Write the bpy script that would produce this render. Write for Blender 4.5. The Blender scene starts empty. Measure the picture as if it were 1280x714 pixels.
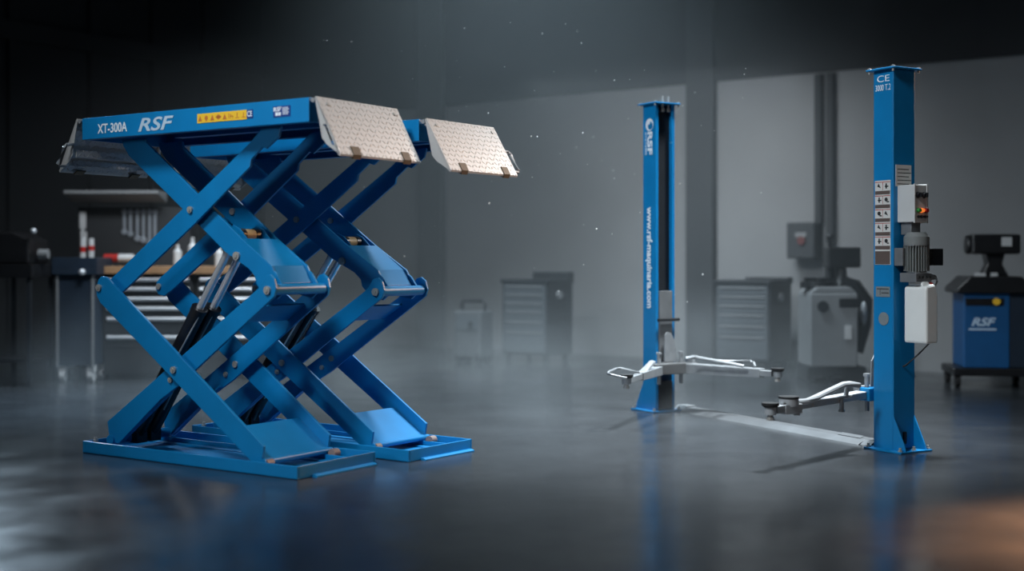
import bpy, bmesh, math, random
from mathutils import Vector, Matrix, Euler
random.seed(7)
S = bpy.context.scene
C = S.collection
PI = math.pi

# ------------------------------------------------------------------ camera, world, lights
F, YH, CH = 1600.0, 325.0, 1.3          # focal length (px of 1280), horizon row, camera height
cam_d = bpy.data.cameras.new('camera'); cam = bpy.data.objects.new('camera', cam_d); C.objects.link(cam)
cam.location = (0, 0, CH); cam.rotation_euler = (PI/2, 0, 0)
cam_d.sensor_fit = 'HORIZONTAL'; cam_d.sensor_width = 36; cam_d.lens = 36*F/1280
cam_d.shift_y = -(357-YH)/1280
cam_d.clip_end = 200
cam_d.dof.use_dof = True; cam_d.dof.focus_distance = 8.9
cam_d.dof.aperture_fstop = cam_d.lens/1000/0.072
S.camera = cam
S.view_settings.view_transform = 'Standard'; S.view_settings.look = 'None'
S.view_settings.exposure = 0; S.view_settings.gamma = 1; S.view_settings.use_curve_mapping = False
S.cycles.use_denoising = True
S.cycles.volume_bounces = 0; S.cycles.max_bounces = 6; S.cycles.diffuse_bounces = 3
S.cycles.volume_step_rate = 3.0; S.cycles.volume_max_steps = 128
S.cycles.sample_clamp_indirect = 4

W = bpy.data.worlds.new('world'); S.world = W; W.use_nodes = True
W.node_tree.nodes['Background'].inputs[0].default_value = (0.30, 0.42, 0.55, 1)
W.node_tree.nodes['Background'].inputs[1].default_value = 0.05

def light(name, kind, loc, target, energy, color, size=1.0, size_y=None, spread=None, spot=None, blend=.6):
    d = bpy.data.lights.new(name, kind); o = bpy.data.objects.new(name, d); C.objects.link(o)
    o.location = loc; d.energy = energy; d.color = color
    o.rotation_euler = (Vector(target)-Vector(loc)).to_track_quat('-Z', 'Y').to_euler()
    if kind == 'AREA':
        d.size = size
        if size_y: d.shape = 'RECTANGLE'; d.size_y = size_y
        if spread: d.spread = math.radians(spread)
    else:
        d.shadow_soft_size = size
        if kind == 'SPOT': d.spot_size = math.radians(spot); d.spot_blend = blend
    return o
light('key_lamp', 'SPOT', (-4.6, 2.6, 8.5), (1.0, 9.2, 1.2), 3700, (0.84, 0.93, 1.0), 1.0, spot=52, blend=1)
light('side_fill', 'SPOT', (-7.2, 1.6, 2.5), (-0.9, 8.6, 1.1), 520, (0.84, 0.93, 1.0), .6, spot=30, blend=.9)  # added fill from the left, reaching the shadowed farther lift
light('rim_lamp', 'SPOT', (5.6, 11.0, 5.2), (-2.2, 7.1, 1.7), 1150, (0.96, 0.98, 1.0), .5, spot=34, blend=.8)
light('warm_lamp', 'SPOT', (4.9, 10.4, 3.3), (0.9, 8.4, 1.8), 1000, (1.0, 0.50, 0.22), .25, spot=26, blend=.9)
light('warm_floor_lamp', 'SPOT', (4.4, 7.4, 3.0), (3.05, 6.0, 0), 6800, (1.0, 0.48, 0.24), .3, spot=36, blend=.9)
light('fill_lamp', 'SPOT', (5.2, 2.2, 4.5), (2.7, 8.6, 1.6), 70, (1.0, 0.95, 0.90), .4, spot=26, blend=.9)
light('hall_lamp_middle', 'SPOT', (-0.25, 12.6, 7.6), (-0.15, 12.8, 0), 4900, (0.72, 0.89, 1.0), .5, spot=86, blend=1)
light('floor_pool_fill', 'SPOT', (3.0, 10.0, 7.6), (1.6, 9.5, 0), 8500, (0.85, 0.94, 1.0), .5, spot=44, blend=1)  # unseen spot added for the bright pool of floor by the posts
light('back_wall_fill', 'AREA', (1.6, 14.2, 3.3), (2.2, 16.6, 1.4), 34, (0.90, 0.96, 1.0), 3.0, .4, 130)  # unseen light added to wash the back wall, no fixture hangs there
light('bench_light', 'AREA', (-3.4, 12.2, 3.6), (-3.6, 14.2, 0.9), 45, (0.85, 0.93, 1.0), 1.5, .4, 120)  # light over the workbench, without a fixture
light('left_floor_fill', 'SPOT', (-4.2, 11.2, 5.6), (-4.2, 11.4, 0), 2200, (0.55, 0.78, 1.0), .4, spot=46, blend=1)  # bluish spot added to lift the floor at the left
light('window_lamp', 'AREA', (-6.3, 14.0, 5.0), (-2.6, 5.6, 0.0), 28, (0.62, 0.82, 1.0), 0.22, 1.8, 40)

# ------------------------------------------------------------------ materials
def mat(name, col, rough=.5, metal=0.0, noise=0.0, nscale=8.0, bump=0.0, bscale=60.0, spec=.5, coat=0.0, emit=None):
    m = bpy.data.materials.new(name); m.use_nodes = True
    nt = m.node_tree; b = nt.nodes['Principled BSDF']
    b.inputs['Base Color'].default_value = (*col, 1); b.inputs['Roughness'].default_value = rough
    b.inputs['Metallic'].default_value = metal; b.inputs['Specular IOR Level'].default_value = spec
    b.inputs['Coat Weight'].default_value = coat; b.inputs['Coat Roughness'].default_value = .15
    if emit:
        b.inputs['Emission Color'].default_value = (*emit[0], 1); b.inputs['Emission Strength'].default_value = emit[1]
    tc = nt.nodes.new('ShaderNodeTexCoord')
    if noise:
        n = nt.nodes.new('ShaderNodeTexNoise'); n.inputs['Scale'].default_value = nscale; n.inputs['Detail'].default_value = 6
        r = nt.nodes.new('ShaderNodeValToRGB')
        r.color_ramp.elements[0].position = .3; r.color_ramp.elements[1].position = .7
        r.color_ramp.elements[0].color = (*[max(0, c*(1-noise)) for c in col], 1)
        r.color_ramp.elements[1].color = (*[min(1, c*(1+noise)) for c in col], 1)
        nt.links.new(tc.outputs['Object'], n.inputs['Vector']); nt.links.new(n.outputs['Fac'], r.inputs['Fac'])
        nt.links.new(r.outputs['Color'], b.inputs['Base Color'])
    if bump:
        n2 = nt.nodes.new('ShaderNodeTexNoise'); n2.inputs['Scale'].default_value = bscale
        bp = nt.nodes.new('ShaderNodeBump'); bp.inputs['Strength'].default_value = bump; bp.inputs['Distance'].default_value = .01
        nt.links.new(tc.outputs['Object'], n2.inputs['Vector']); nt.links.new(n2.outputs['Fac'], bp.inputs['Height'])
        nt.links.new(bp.outputs['Normal'], b.inputs['Normal'])
    return m
M = dict(
 blue=mat('blue_paint', (0.0, 0.185, 0.440), .42, noise=.06, nscale=5, spec=.5),
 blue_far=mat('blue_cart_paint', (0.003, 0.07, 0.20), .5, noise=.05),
 steel=mat('bolt_steel', (.46, .44, .41), .4, .45),
 chrome=mat('chrome_rod', (.90, .90, .92), .25, .7),
 zinc=mat('galvanised_steel', (.30, .31, .32), .45, .3, noise=.12, nscale=14),
 greymetal=mat('grey_metal', (.20, .205, .21), .5, .4, noise=.1, nscale=10),
 black=mat('black_paint', (.010, .010, .011), .35, noise=.2, nscale=12),
 rubber=mat('black_rubber', (.012, .012, .013), .75),
 tan=mat('tan_nylon', (.50, .36, .17), .5, noise=.08),
 brown=mat('brown_plastic', (.10, .068, .035), .6),
 white=mat('white_print', (.80, .83, .86), .6),
 silver=mat('silver_print', (.48, .60, .70), .5),
 yellow=mat('yellow_label', (.85, .50, .03), .5),
 orange=mat('orange_print', (.55, .17, .03), .6),
 dkblue=mat('dark_blue_label', (.01, .045, .22), .5),
 box=mat('light_grey_enclosure', (.55, .55, .54), .45, noise=.03),
 motor=mat('motor_grey_paint', (.20, .21, .205), .45, noise=.08),
 tank=mat('white_polyethylene', (.80, .80, .77), .45, noise=.03),
 red=mat('red_plastic', (.38, .02, .015), .4),
 green=mat('green_plastic', (.05, .28, .06), .4),
 lampo=mat('lit_orange_lens', (.8, .16, .03), .4, emit=((1, .25, .04), .7)),
 paper=mat('label_paper', (.62, .60, .57), .6),
 ink=mat('black_ink', (.02, .02, .02), .6),
 brownlab=mat('brown_label', (.10, .07, .06), .6),
 greylab=mat('grey_label', (.24, .27, .28), .5, .3),
 wood=mat('bench_wood', (.30, .17, .085), .55, noise=.25, nscale=4),
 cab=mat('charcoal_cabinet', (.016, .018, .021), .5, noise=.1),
 cabfront=mat('grey_drawer_front', (.075, .085, .094), .5, noise=.06),
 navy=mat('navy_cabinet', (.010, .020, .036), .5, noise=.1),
 peg=mat('black_pegboard', (.012, .013, .015), .7),
 tool=mat('tool_steel', (.36, .39, .43), .4, .6),
 handle=mat('pale_handle', (.60, .62, .65), .35, .4),
 offwhite=mat('offwhite_plastic', (.5, .5, .5), .5),
 strip=mat('strip_aluminium', (.095, .10, .105), .5, .2, noise=.15, nscale=6),
 armgrey=mat('pale_grey_arm_paint', (.36, .37, .38), .5, noise=.06),
 carrier=mat('dark_steel_carrier', (.12, .12, .12), .5, .3, noise=.08),
 roller=mat('roller_brown', (.24, .17, .15), .55),
 dimgrey=mat('dim_grey_paint', (.085, .09, .095), .55, noise=.06),
 greybody=mat('grey_machine_paint', (.20, .205, .21), .5, noise=.05),
 dimred=mat('dull_red_plastic', (.12, .03, .028), .5),
 dust=mat('dust_speck', (.85, .85, .82), .8),
)
# aluminium tread plate: raised lozenges in two alternating directions
def tread():
    m = mat('aluminium_tread_plate', (.56, .54, .52), .42, .35)
    nt = m.node_tree; b = nt.nodes['Principled BSDF']; L = nt.links.new
    tc = nt.nodes.new('ShaderNodeTexCoord'); sx = nt.nodes.new('ShaderNodeSeparateXYZ'); L(tc.outputs['Object'], sx.inputs[0])
    def mt(op, a, b_=None):
        n = nt.nodes.new('ShaderNodeMath'); n.operation = op
        for i, v in enumerate((a, b_)):
            if v is None: continue
            if isinstance(v, (int, float)): n.inputs[i].default_value = v
            else: L(v, n.inputs[i])
        return n.outputs[0]
    u = mt('MULTIPLY', sx.outputs['Y'], 27.0); v = mt('MULTIPLY', sx.outputs['Z'], 31.0)
    fu = mt('SUBTRACT', mt('FRACT', u), .5); fv = mt('SUBTRACT', mt('FRACT', v), .5)
    par = mt('FLOORED_MODULO', mt('ADD', mt('FLOOR', u), mt('FLOOR', v)), 2.0)
    sg = mt('SUBTRACT', mt('MULTIPLY', par, 2.0), 1.0)
    fv2 = mt('MULTIPLY', fv, sg)
    a = mt('MULTIPLY', mt('ADD', fu, fv2), .707); c = mt('MULTIPLY', mt('SUBTRACT', fu, fv2), .707)
    d = mt('ADD', mt('POWER', mt('DIVIDE', a, .46), 2.0), mt('POWER', mt('DIVIDE', c, .13), 2.0))
    hgt = mt('MAXIMUM', mt('SUBTRACT', 1.0, d), 0.0)
    bp = nt.nodes.new('ShaderNodeBump'); bp.inputs['Strength'].default_value = 1.0; bp.inputs['Distance'].default_value = .008
    L(hgt, bp.inputs['Height']); L(bp.outputs['Normal'], b.inputs['Normal'])
    return m
M['tread'] = tread()

def floor_mat():
    m = bpy.data.materials.new('polished_concrete'); m.use_nodes = True
    nt = m.node_tree; b = nt.nodes['Principled BSDF']; L = nt.links.new
    tc = nt.nodes.new('ShaderNodeTexCoord')
    n = nt.nodes.new('ShaderNodeTexNoise'); n.inputs['Scale'].default_value = 1.6; n.inputs['Detail'].default_value = 7; n.inputs['Roughness'].default_value = .55
    r = nt.nodes.new('ShaderNodeValToRGB')
    r.color_ramp.elements[0].position = .32; r.color_ramp.elements[0].color = (.024, .026, .029, 1)
    r.color_ramp.elements[1].position = .70; r.color_ramp.elements[1].color = (.038, .041, .045, 1)
    L(tc.outputs['Object'], n.inputs['Vector']); L(n.outputs['Fac'], r.inputs['Fac']); L(r.outputs['Color'], b.inputs['Base Color'])
    n2 = nt.nodes.new('ShaderNodeTexNoise'); n2.inputs['Scale'].default_value = 2.2; n2.inputs['Detail'].default_value = 9
    mr = nt.nodes.new('ShaderNodeMapRange'); mr.inputs['From Min'].default_value = .3; mr.inputs['From Max'].default_value = .7
    mr.inputs['To Min'].default_value = .16; mr.inputs['To Max'].default_value = .26
    L(tc.outputs['Object'], n2.inputs['Vector']); L(n2.outputs['Fac'], mr.inputs['Value']); L(mr.outputs['Result'], b.inputs['Roughness'])
    n3 = nt.nodes.new('ShaderNodeTexNoise'); n3.inputs['Scale'].default_value = 5; n3.inputs['Detail'].default_value = 8
    bp = nt.nodes.new('ShaderNodeBump'); bp.inputs['Strength'].default_value = .05; bp.inputs['Distance'].default_value = .02
    L(tc.outputs['Object'], n3.inputs['Vector']); L(n3.outputs['Fac'], bp.inputs['Height']); L(bp.outputs['Normal'], b.inputs['Normal'])
    b.inputs['Specular IOR Level'].default_value = .85
    return m
M['floor'] = floor_mat()
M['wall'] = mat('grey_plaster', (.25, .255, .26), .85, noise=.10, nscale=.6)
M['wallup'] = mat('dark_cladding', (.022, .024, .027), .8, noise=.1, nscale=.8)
M['wallleft'] = mat('charcoal_wall', (.022, .024, .028), .8, noise=.1, nscale=.8)
M['pillar'] = mat('dark_grey_pillar', (.038, .041, .045), .8, noise=.08, nscale=1.5)
M['pillar_pale'] = mat('grey_pillar', (.12, .125, .13), .8, noise=.08, nscale=1.5)
M['ceil'] = mat('dark_ceiling', (.012, .012, .013), .9, noise=.2, nscale=1)

# ------------------------------------------------------------------ mesh helpers
class MB:
    def __init__(s): s.bm = bmesh.new()
    def box(s, a, b, rot=None):
        (x0, y0, z0), (x1, y1, z1) = a, b
        cx, cy, cz = (x0+x1)/2, (y0+y1)/2, (z0+z1)/2
        m = Matrix.Translation((cx, cy, cz))
        if rot: m = m @ Euler(rot).to_matrix().to_4x4()
        bmesh.ops.create_cube(s.bm, size=1, matrix=m @ Matrix.Diagonal((abs(x1-x0), abs(y1-y0), abs(z1-z0), 1)))
        return s
    def cyl(s, p, q, r, r2=None, n=20):
        p, q = Vector(p), Vector(q); d = q-p
        m = Matrix.Translation((p+q)/2) @ d.to_track_quat('Z', 'Y').to_matrix().to_4x4()
        bmesh.ops.create_cone(s.bm, cap_ends=True, segments=n, radius1=r, radius2=r if r2 is None else r2, depth=d.length, matrix=m)
        return s
    def prism(s, pts, y0, y1):                 # outline in xz, thickness along y
        v0 = [s.bm.verts.new((x, y0, z)) for x, z in pts]; v1 = [s.bm.verts.new((x, y1, z)) for x, z in pts]
        n = len(pts); s.bm.faces.new(v0); s.bm.faces.new(v1[::-1])
        for i in range(n): s.bm.faces.new((v0[i], v1[i], v1[(i+1) % n], v0[(i+1) % n]))
        return s
    def extr(s, pts, vec):                     # any planar 3D outline swept by a vector
        v0 = [s.bm.verts.new(p) for p in pts]; v1 = [s.bm.verts.new(Vector(p)+Vector(vec)) for p in pts]
        n = len(pts); s.bm.faces.new(v0); s.bm.faces.new(v1[::-1])
        for i in range(n): s.bm.faces.new((v0[i], v1[i], v1[(i+1) % n], v0[(i+1) % n]))
        return s
    def tube(s, pts, r, n=10, closed=False):
        pts = [Vector(p) for p in pts]; rings = []; N = len(pts)
        for i, p in enumerate(pts):
            if closed: t = pts[(i+1) % N]-pts[i-1]
            else: t = pts[min(i+1, N-1)]-pts[max(i-1, 0)]
            q = t.to_track_quat('Z', 'Y')
            rings.append([s.bm.verts.new(p+q @ Vector((r*math.cos(2*PI*k/n), r*math.sin(2*PI*k/n), 0))) for k in range(n)])
        for i in range(N if closed else N-1):
            a, b = rings[i], rings[(i+1) % N]
            best = min(range(n), key=lambda o: (a[0].co-b[o].co).length)
            for k in range(n): s.bm.faces.new((a[k], a[(k+1) % n], b[(k+1+best) % n], b[(k+best) % n]))
        if not closed: s.bm.faces.new(rings[0][::-1]); s.bm.faces.new(rings[-1])
        return s
    def ball(s, p, r, sc=(1, 1, 1), n=12):
        bmesh.ops.create_uvsphere(s.bm, u_segments=n*2, v_segments=n, radius=r, matrix=Matrix.Translation(p) @ Matrix.Diagonal((*sc, 1))); return s
    def xf(s, m): bmesh.ops.transform(s.bm, matrix=m, verts=s.bm.verts); return s
    def build(s, name, m, parent=None, bevel=0.0, smooth=True, label=None):
        bmesh.ops.recalc_face_normals(s.bm, faces=s.bm.faces)
        me = bpy.data.meshes.new(name); s.bm.to_mesh(me); s.bm.free()
        me.materials.append(M[m])
        if smooth and not bevel:
            for p in me.polygons: p.use_smooth = True
            me.set_sharp_from_angle(angle=math.radians(35))
        o = bpy.data.objects.new(name, me); C.objects.link(o)
        if parent: o.parent = parent
        if bevel:
            b = o.modifiers.new('bevel', 'BEVEL'); b.width = bevel; b.segments = 2; b.limit_method = 'ANGLE'; b.angle_limit = math.radians(40)
        if label: o['label'] = label
        return o
def thing(name, label, cat, loc=(0, 0, 0), rz=0.0, group=None):
    o = bpy.data.objects.new(name, None); C.objects.link(o); o.empty_display_size = .2
    o.location = loc; o.rotation_euler = (0, 0, rz); o['label'] = label; o['category'] = cat
    if group: o['group'] = group
    return o
def tag(o, label, cat, group=None):
    o['label'] = label; o['category'] = cat
    if group: o['group'] = group
    return o
def struct(o): o['kind'] = 'structure'; return o
def text_part(name, s, m, parent, origin, xdir, ydir, height, width=None, bold=0.0, shear=0.0, depth=.0015, label=None):
    """flat lettering: baseline start at origin, running along xdir, letters upright along ydir"""
    c = bpy.data.curves.new(name, 'FONT'); c.body = s; c.size = 1; c.offset = bold; c.shear = shear; c.extrude = 0.5; c.resolution_u = 4
    t = bpy.data.objects.new(name, c); C.objects.link(t)
    me = bpy.data.meshes.new_from_object(t); bpy.data.objects.remove(t); bpy.data.curves.remove(c)
    xs = [v.co.x for v in me.vertices]; ys = [v.co.y for v in me.vertices]
    x0, x1, y0, y1 = min(xs), max(xs), min(ys), max(ys)
    sy = height/(y1-y0); sx = sy if width is None else width/(x1-x0)
    X, Y = Vector(xdir).normalized(), Vector(ydir).normalized(); Z = X.cross(Y)
    for v in me.vertices:
        p = v.co.copy(); v.co = Vector(origin)+X*((p.x-x0)*sx)+Y*((p.y-y0)*sy)+Z*(p.z*depth+depth*.5)
    me.materials.clear(); me.materials.append(M[m])
    o = bpy.data.objects.new(name, me); C.objects.link(o); o.parent = parent
    if label: o['label'] = label
    return o
def at(px, py, Y): return Vector(((px-640)/F*Y, Y, CH-(py-YH)/F*Y))

# ------------------------------------------------------------------ the hall
MB().box((-13, -1, -.2), (13, 30, 0)).build('floor', 'floor', smooth=False)['kind'] = 'structure'
MB().box((-13, -1, 10), (13, 30, 10.2)).build('ceiling', 'ceil', smooth=False)['kind'] = 'structure'
LW = Vector((-.8125, .583, 0)); NW = Vector((.583, .8125, 0))      # along the back wall, and away from the room
WP = Vector((2.72, 16.4, 0)); ANG = math.atan2(LW.y, -LW.x)         # a point on the back wall
def wall_seg(name, t0, t1, z0, z1, d0, d1, m):
    b = MB(); b.extr([WP+LW*t0+NW*d0+Vector((0, 0, z0)), WP+LW*t1+NW*d0+Vector((0, 0, z0)), WP+LW*t1+NW*d0+Vector((0, 0, z1)), WP+LW*t0+NW*d0+Vector((0, 0, z1))], NW*(d1-d0))
    return struct(b.build(name, m, smooth=False))
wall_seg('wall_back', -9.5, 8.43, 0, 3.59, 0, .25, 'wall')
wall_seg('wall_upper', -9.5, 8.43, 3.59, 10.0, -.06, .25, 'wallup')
cor = WP+LW*8.43
b = MB(); b.extr([cor, cor-NW*14, cor-NW*14+Vector((0, 0, 10)), cor+Vector((0, 0, 10))], LW*.25); struct(b.build('wall_left', 'wallleft', smooth=False))
wall_seg('trim_1', 4.55, 5.02, 0, 10.0, -.12, 0, 'pillar_pale')
wall_seg('trim_2', .10, .48, 0, 10.0, -.14, 0, 'pillar')
for i, s0 in enumerate((1.2, 2.2, 3.3, 4.6)):                       # dark ribs on the left wall
    b = MB(); p = cor-NW*s0; b.extr([p, p-NW*.16, p-NW*.16+Vector((0, 0, 10)), p+Vector((0, 0, 10))], -LW*.10); struct(b.build('trim_%d' % (i+3), 'wallleft', smooth=False))
b = MB(); b.extr([cor-LW*.02+Vector((0, 0, 4.3)), cor-NW*13-LW*.02+Vector((0, 0, 4.3)), cor-NW*13-LW*.02+Vector((0, 0, 4.55)), cor-LW*.02+Vector((0, 0, 4.55))], -LW*.14); struct(b.build('trim_7', 'wallleft', smooth=False))

# ------------------------------------------------------------------ scissor lifts
YC2 = .736                                                          # y mirrors to YC2 - y
def build_lift(loc, yaw, scale, label, lettering, px, rw, near_handle_right):
    t = thing('scissor_lift', label, 'car lift', loc, -yaw, 'blue scissor lifts'); t.scale = scale
    # base tray
    b = MB()
    b.box((-1.954, 0, 0), (0, .7212, .012))
    b.box((-1.954, 0, 0), (0, .014, .08)); b.box((-1.954, .707, 0), (0, .7212, .08))
    b.box((-1.954, .014, 0), (-1.940, .707, .08)); b.box((-.014, .014, 0), (0, .707, .08))
    b.box((-1.94, .12, .012), (-.02, .135, .05)); b.box((-1.94, .60, .012), (-.02, .615, .05))
    b.box((-1.94, .135, .012), (-.02, .20, .02)); b.box((-1.94, .535, .012), (-.02, .60, .02))
    b.build('base_frame', 'blue', t, .004)
    MB().prism([(0, 0), (.04, 0), (.04, .008), (.02, .016), (0, .016)], .13, .69).build('ground_lip', 'blue', t)
    b = MB().cyl((-1.80, .10, .085), (-1.80, .64, .085), .034); b.build('hinge_tube', 'blue', t)
    for y in (.045, .675): MB().cyl((-1.875, y, .012), (-1.875, y, .09), .018, n=6).cyl((-1.875, y, .09), (-1.875, y, .105), .01).build('anchor_bolt', 'steel', t)
    # arms
    OL = [(-1.775, 1.178), (-1.80, 1.187), (-1.838, 1.190), (-1.868, 1.168), (-1.888, 1.115), (-1.886, 1.06), (-1.850, 1.012), (-.477, .091), (-.42, .055), (-.36, .055), (-.345, .087), (-.332, .166)]
    IL = [(-1.845, .205), (-1.83, .12), (-1.79, .07), (-1.73, .065), (-1.32, .385), (-1.145, .487), (-.655, .829), (-.335, 1.050), (-.300, 1.075), (-.283, 1.125), (-.300, 1.185), (-.335, 1.212), (-.372, 1.203), (-.42, 1.135), (-.475, 1.098)]
    UO = [(-1.84, 1.175), (-1.878, 1.145), (-1.89, 1.10), (-1.86, 1.055), (-1.80, 1.045), (-1.71, 1.094), (-1.017, 1.541), (-.535, 1.880), (-.525, 1.925), (-.43, 1.998), (-.395, 1.985), (-.29, 2.055), (-.27, 2.12), (-.42, 2.12), (-.56, 2.013)]
    UI = [(-1.80, 2.12), (-1.785, 2.075), (-1.727, 2.005), (-.95, 1.455), (-.80, 1.345), (-.66, 1.275), (-.60, 1.245), (-.545, 1.196), (-.535, 1.150), (-.46, 1.075), (-.36, 1.055), (-.315, 1.09), (-.315, 1.15), (-.36, 1.214), (-.385, 1.232), (-.40, 1.262), (-.66, 1.434), (-1.55, 2.084), (-1.56, 2.12)]
    def arm(nm, poly, y, part='scissor_arm', lip=None):
        for side in (0, 1):
            y0, y1 = (y, y+.02) if side == 0 else (YC2-y-.02, YC2-y)
            bb = MB().prism(poly, y0, y1)
            if lip: bb.prism(lip, y1-.002 if side == 0 else y0-.03, y1+.03 if side == 0 else y0+.002)
            a = bb.build(part, 'blue', t, .0035)
            for (bx, bz, r, ymod) in PINS[nm]:
                out = (y0, y0-.014) if (side == 0) else (y0, y0-.012)
                MB().cyl((bx, out[0], bz), (bx, out[1], bz), r).cyl((bx, out[1], bz), (bx, out[1]-.006, bz), r*.55, n=6).build('pivot_pin', 'steel', a)
    PINS = {'OL': [(-1.855, 1.112, .024, 0), (-1.124, .593, .023, 0)], 'IL': [(-.350, 1.114, .026, 0), (-1.215, .52, .018, 0)],
            'UO': [(-1.064, 1.624, .022, 0)], 'UI': [(-.70, 1.325, .027, 0)]}
    arm('OL', OL, .06); arm('IL', IL, .116, lip=[(-1.73, .072), (-1.25, .43), (-1.255, .442), (-1.735, .084)]); arm('UO', UO, .146); arm('UI', UI, .20)
    # visible pivot heads on the inner faces of the far arms
    for (x, y, z) in ((-1.124, .60, .593), (-1.85, .57, 1.112), (-1.064, .516, 1.624)):
        MB().cyl((x, y, z), (x, y-.012, z), .022).build('pivot_pin', 'steel', t)
    # cross plates and tubes
    MB().prism([(-.66, 1.437), (-.42, 1.264), (-.345, 1.155), (-.36, 1.146), (-.435, 1.250), (-.67, 1.420)], .214, YC2-.214).build('arm_cover_plate', 'blue', t, .003)
    MB().prism([(-.655, .915), (-.50, 1.020), (-.492, 1.008), (-.647, .903)], .13, YC2-.13).build('cross_plate', 'blue', t, .002)
    MB().prism([(-.60, .262), (-.345, .085), (-.352, .075), (-.607, .252)], .075, YC2-.075).build('foot_plate', 'blue', t, .002)
    MB().cyl((-.33, .134, 1.118), (-.33, YC2-.134, 1.118), .035).build('joint_tube', 'blue', t)
    MB().cyl((-.335, .06, .068), (-.335, YC2-.06, .068), .02).build('foot_tube', 'blue', t)
    for y, xr in ((.612, -.275), (.072, -.33)): MB().cyl((xr, y, .056), (xr, y+.055, .056), .030).build('foot_roller', 'roller', t, label='brown foot roller')
    # cam roller and its brackets
    r = MB().cyl((-.775, .325, 1.46), (-.775, .411, 1.46), .040); r = r.build('cam_roller', 'tan', t, label='tan nylon roller')
    MB().cyl((-.775, .285, 1.46), (-.775, .325, 1.46), .043).cyl((-.775, .411, 1.46), (-.775, .451, 1.46), .043).build('roller_end', 'black', r)
    for y in (.262, .466): MB().prism([(-.84, 1.50), (-.80, 1.525), (-.74, 1.50), (-.64, 1.40), (-.70, 1.35), (-.82, 1.42)], y, y+.010).build('roller_bracket', 'blue', t, .002)
    MB().box((-.80, .22, 1.345), (-.66, .516, 1.36)).build('roller_tray', 'blue', t)
    # hydraulic jacks
    for y in (.305, .425):
        A, B_ = Vector((-1.765, y, .115)), Vector((-.82, y, 1.45)); d = (B_-A).normalized(); Lc = (Vector((-1.153, y, .98))-A).length
        j = MB().cyl(A, A+d*Lc, .052, n=28).cyl(A+d*(Lc-.03), A+d*(Lc+.005), .056, n=28).box((A.x-.05, y-.045, .05), (A.x+.05, y+.045, .16)).build('jack_cylinder', 'black', t, label='black hydraulic cylinder')
        MB().cyl(A+d*(Lc-.02), B_, .025).build('jack_rod', 'chrome', j)
        MB().tube([A+d*.2+Vector((.07, -.05, 0)), A+d*(Lc*.6)+Vector((.06, -.045, 0)), A+d*(Lc*.95)+Vector((.05, -.02, 0))], .006).build('hydraulic_line', 'steel', j)
    # platform
    x1, x0 = px, px-2.0526
    b = MB()
    b.box((x0+.014, .014, 2.236), (x1-.014, .726, 2.252)); b.box((x0, 0, 2.110), (x1, .014, 2.254)); b.box((x0, .726, 2.110), (x1, .74, 2.254))
    b.box((x0, .014, 2.110), (x0+.014, .726, 2.254)); b.box((x1-.014, .014, 2.110), (x1, .726, 2.254))
    b.box((x0+.014, .014, 2.110), (x1-.014, .055, 2.116)); b.box((x0+.014, .685, 2.110), (x1-.014, .726, 2.116))
    b.box((x0+.3, .12, 2.15), (x1-.02, .20, 2.236)); b.box((x0+.3, .536, 2.15), (x1-.02, .616, 2.236))
    plat = b.build('platform', 'blue', t, .0065)
    MB().cyl((x1+.03, .0, 2.236), (x1+.03, .75, 2.236), .014).box((x1-.002, .06, 2.215), (x1+.03, .16, 2.24)).box((x1-.002, .58, 2.215), (x1+.03, .68, 2.24)).build('ramp_hinge', 'zinc', t)
    MB().cyl((x0-.03, .0, 2.236), (x0-.03, .75, 2.236), .014).box((x0-.03, .06, 2.215), (x0+.002, .16, 2.24)).box((x0-.03, .58, 2.215), (x0+.002, .68, 2.24)).build('ramp_hinge', 'zinc', t)
    # ramps (tread plate with folded side flanges)
    def ramp(sgn, xe):
        X = lambda v: xe+sgn*v
        b = MB().prism([(X(.045), 2.256), (X(.056), 2.256), (X(.243), 1.912), (X(.238), 1.900), (X(.228), 1.905)], 0, rw)
        for y in (0.0, rw-.006):
            if (y == 0.0 and near_handle_right and sgn > 0):       # flange with a cut-out grip
                b.prism([(X(.045), 2.250), (X(.085), 2.085), (X(.10), 2.012), (X(.111), 2.09), (X(.150), 2.085), (X(.052), 2.256)], y, y+.006)
                b.prism([(X(.10), 2.012), (X(.135), 1.972), (X(.24), 1.906), (X(.222), 1.962), (X(.178), 1.966), (X(.120), 2.08), (X(.095), 2.07)], y, y+.006)
                b.prism([(X(.150), 2.092), (X(.222), 1.955), (X(.24), 1.905), (X(.06), 2.24)], y, y+.006)
            else:
                b.prism([(X(.045), 2.250), (X(.085), 2.085), (X(.10), 2.012), (X(.135), 1.972), (X(.238), 1.904), (X(.052), 2.256)], y, y+.006)
        b.prism([(X(.045), 2.25), (X(.055), 2.25), (X(.085), 2.18), (X(.078), 2.175)], .01, rw-.01)
        b.box((X(.10)-.006, .03, 2.00), (X(.10)+.006, rw-.03, 2.05)); b.box((X(.17)-.006, .05, 1.945), (X(.17)+.006, rw-.05, 1.985))
        rp = b.build('ramp', 'tread', t, label='silver tread plate ramp')
        for f in (.20, .83):
            MB().prism([(X(.247), 1.915), (X(.222), 1.966), (X(.214), 1.961), (X(.238), 1.915), (X(.228), 1.902), (X(.20), 1.92), (X(.196), 1.912), (X(.236), 1.889)], rw*f-.035, rw*f+.035).build('edge_clip', 'brown', rp)
        for f in (.10, .93):
            p = Vector((X(.078), rw*f, 2.215)); n = Vector((sgn*.88, 0, .478))
            MB().cyl(p-n*.004, p+n*.006, .012, n=12).build('ramp_bolt', 'steel', rp)
        return rp
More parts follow.
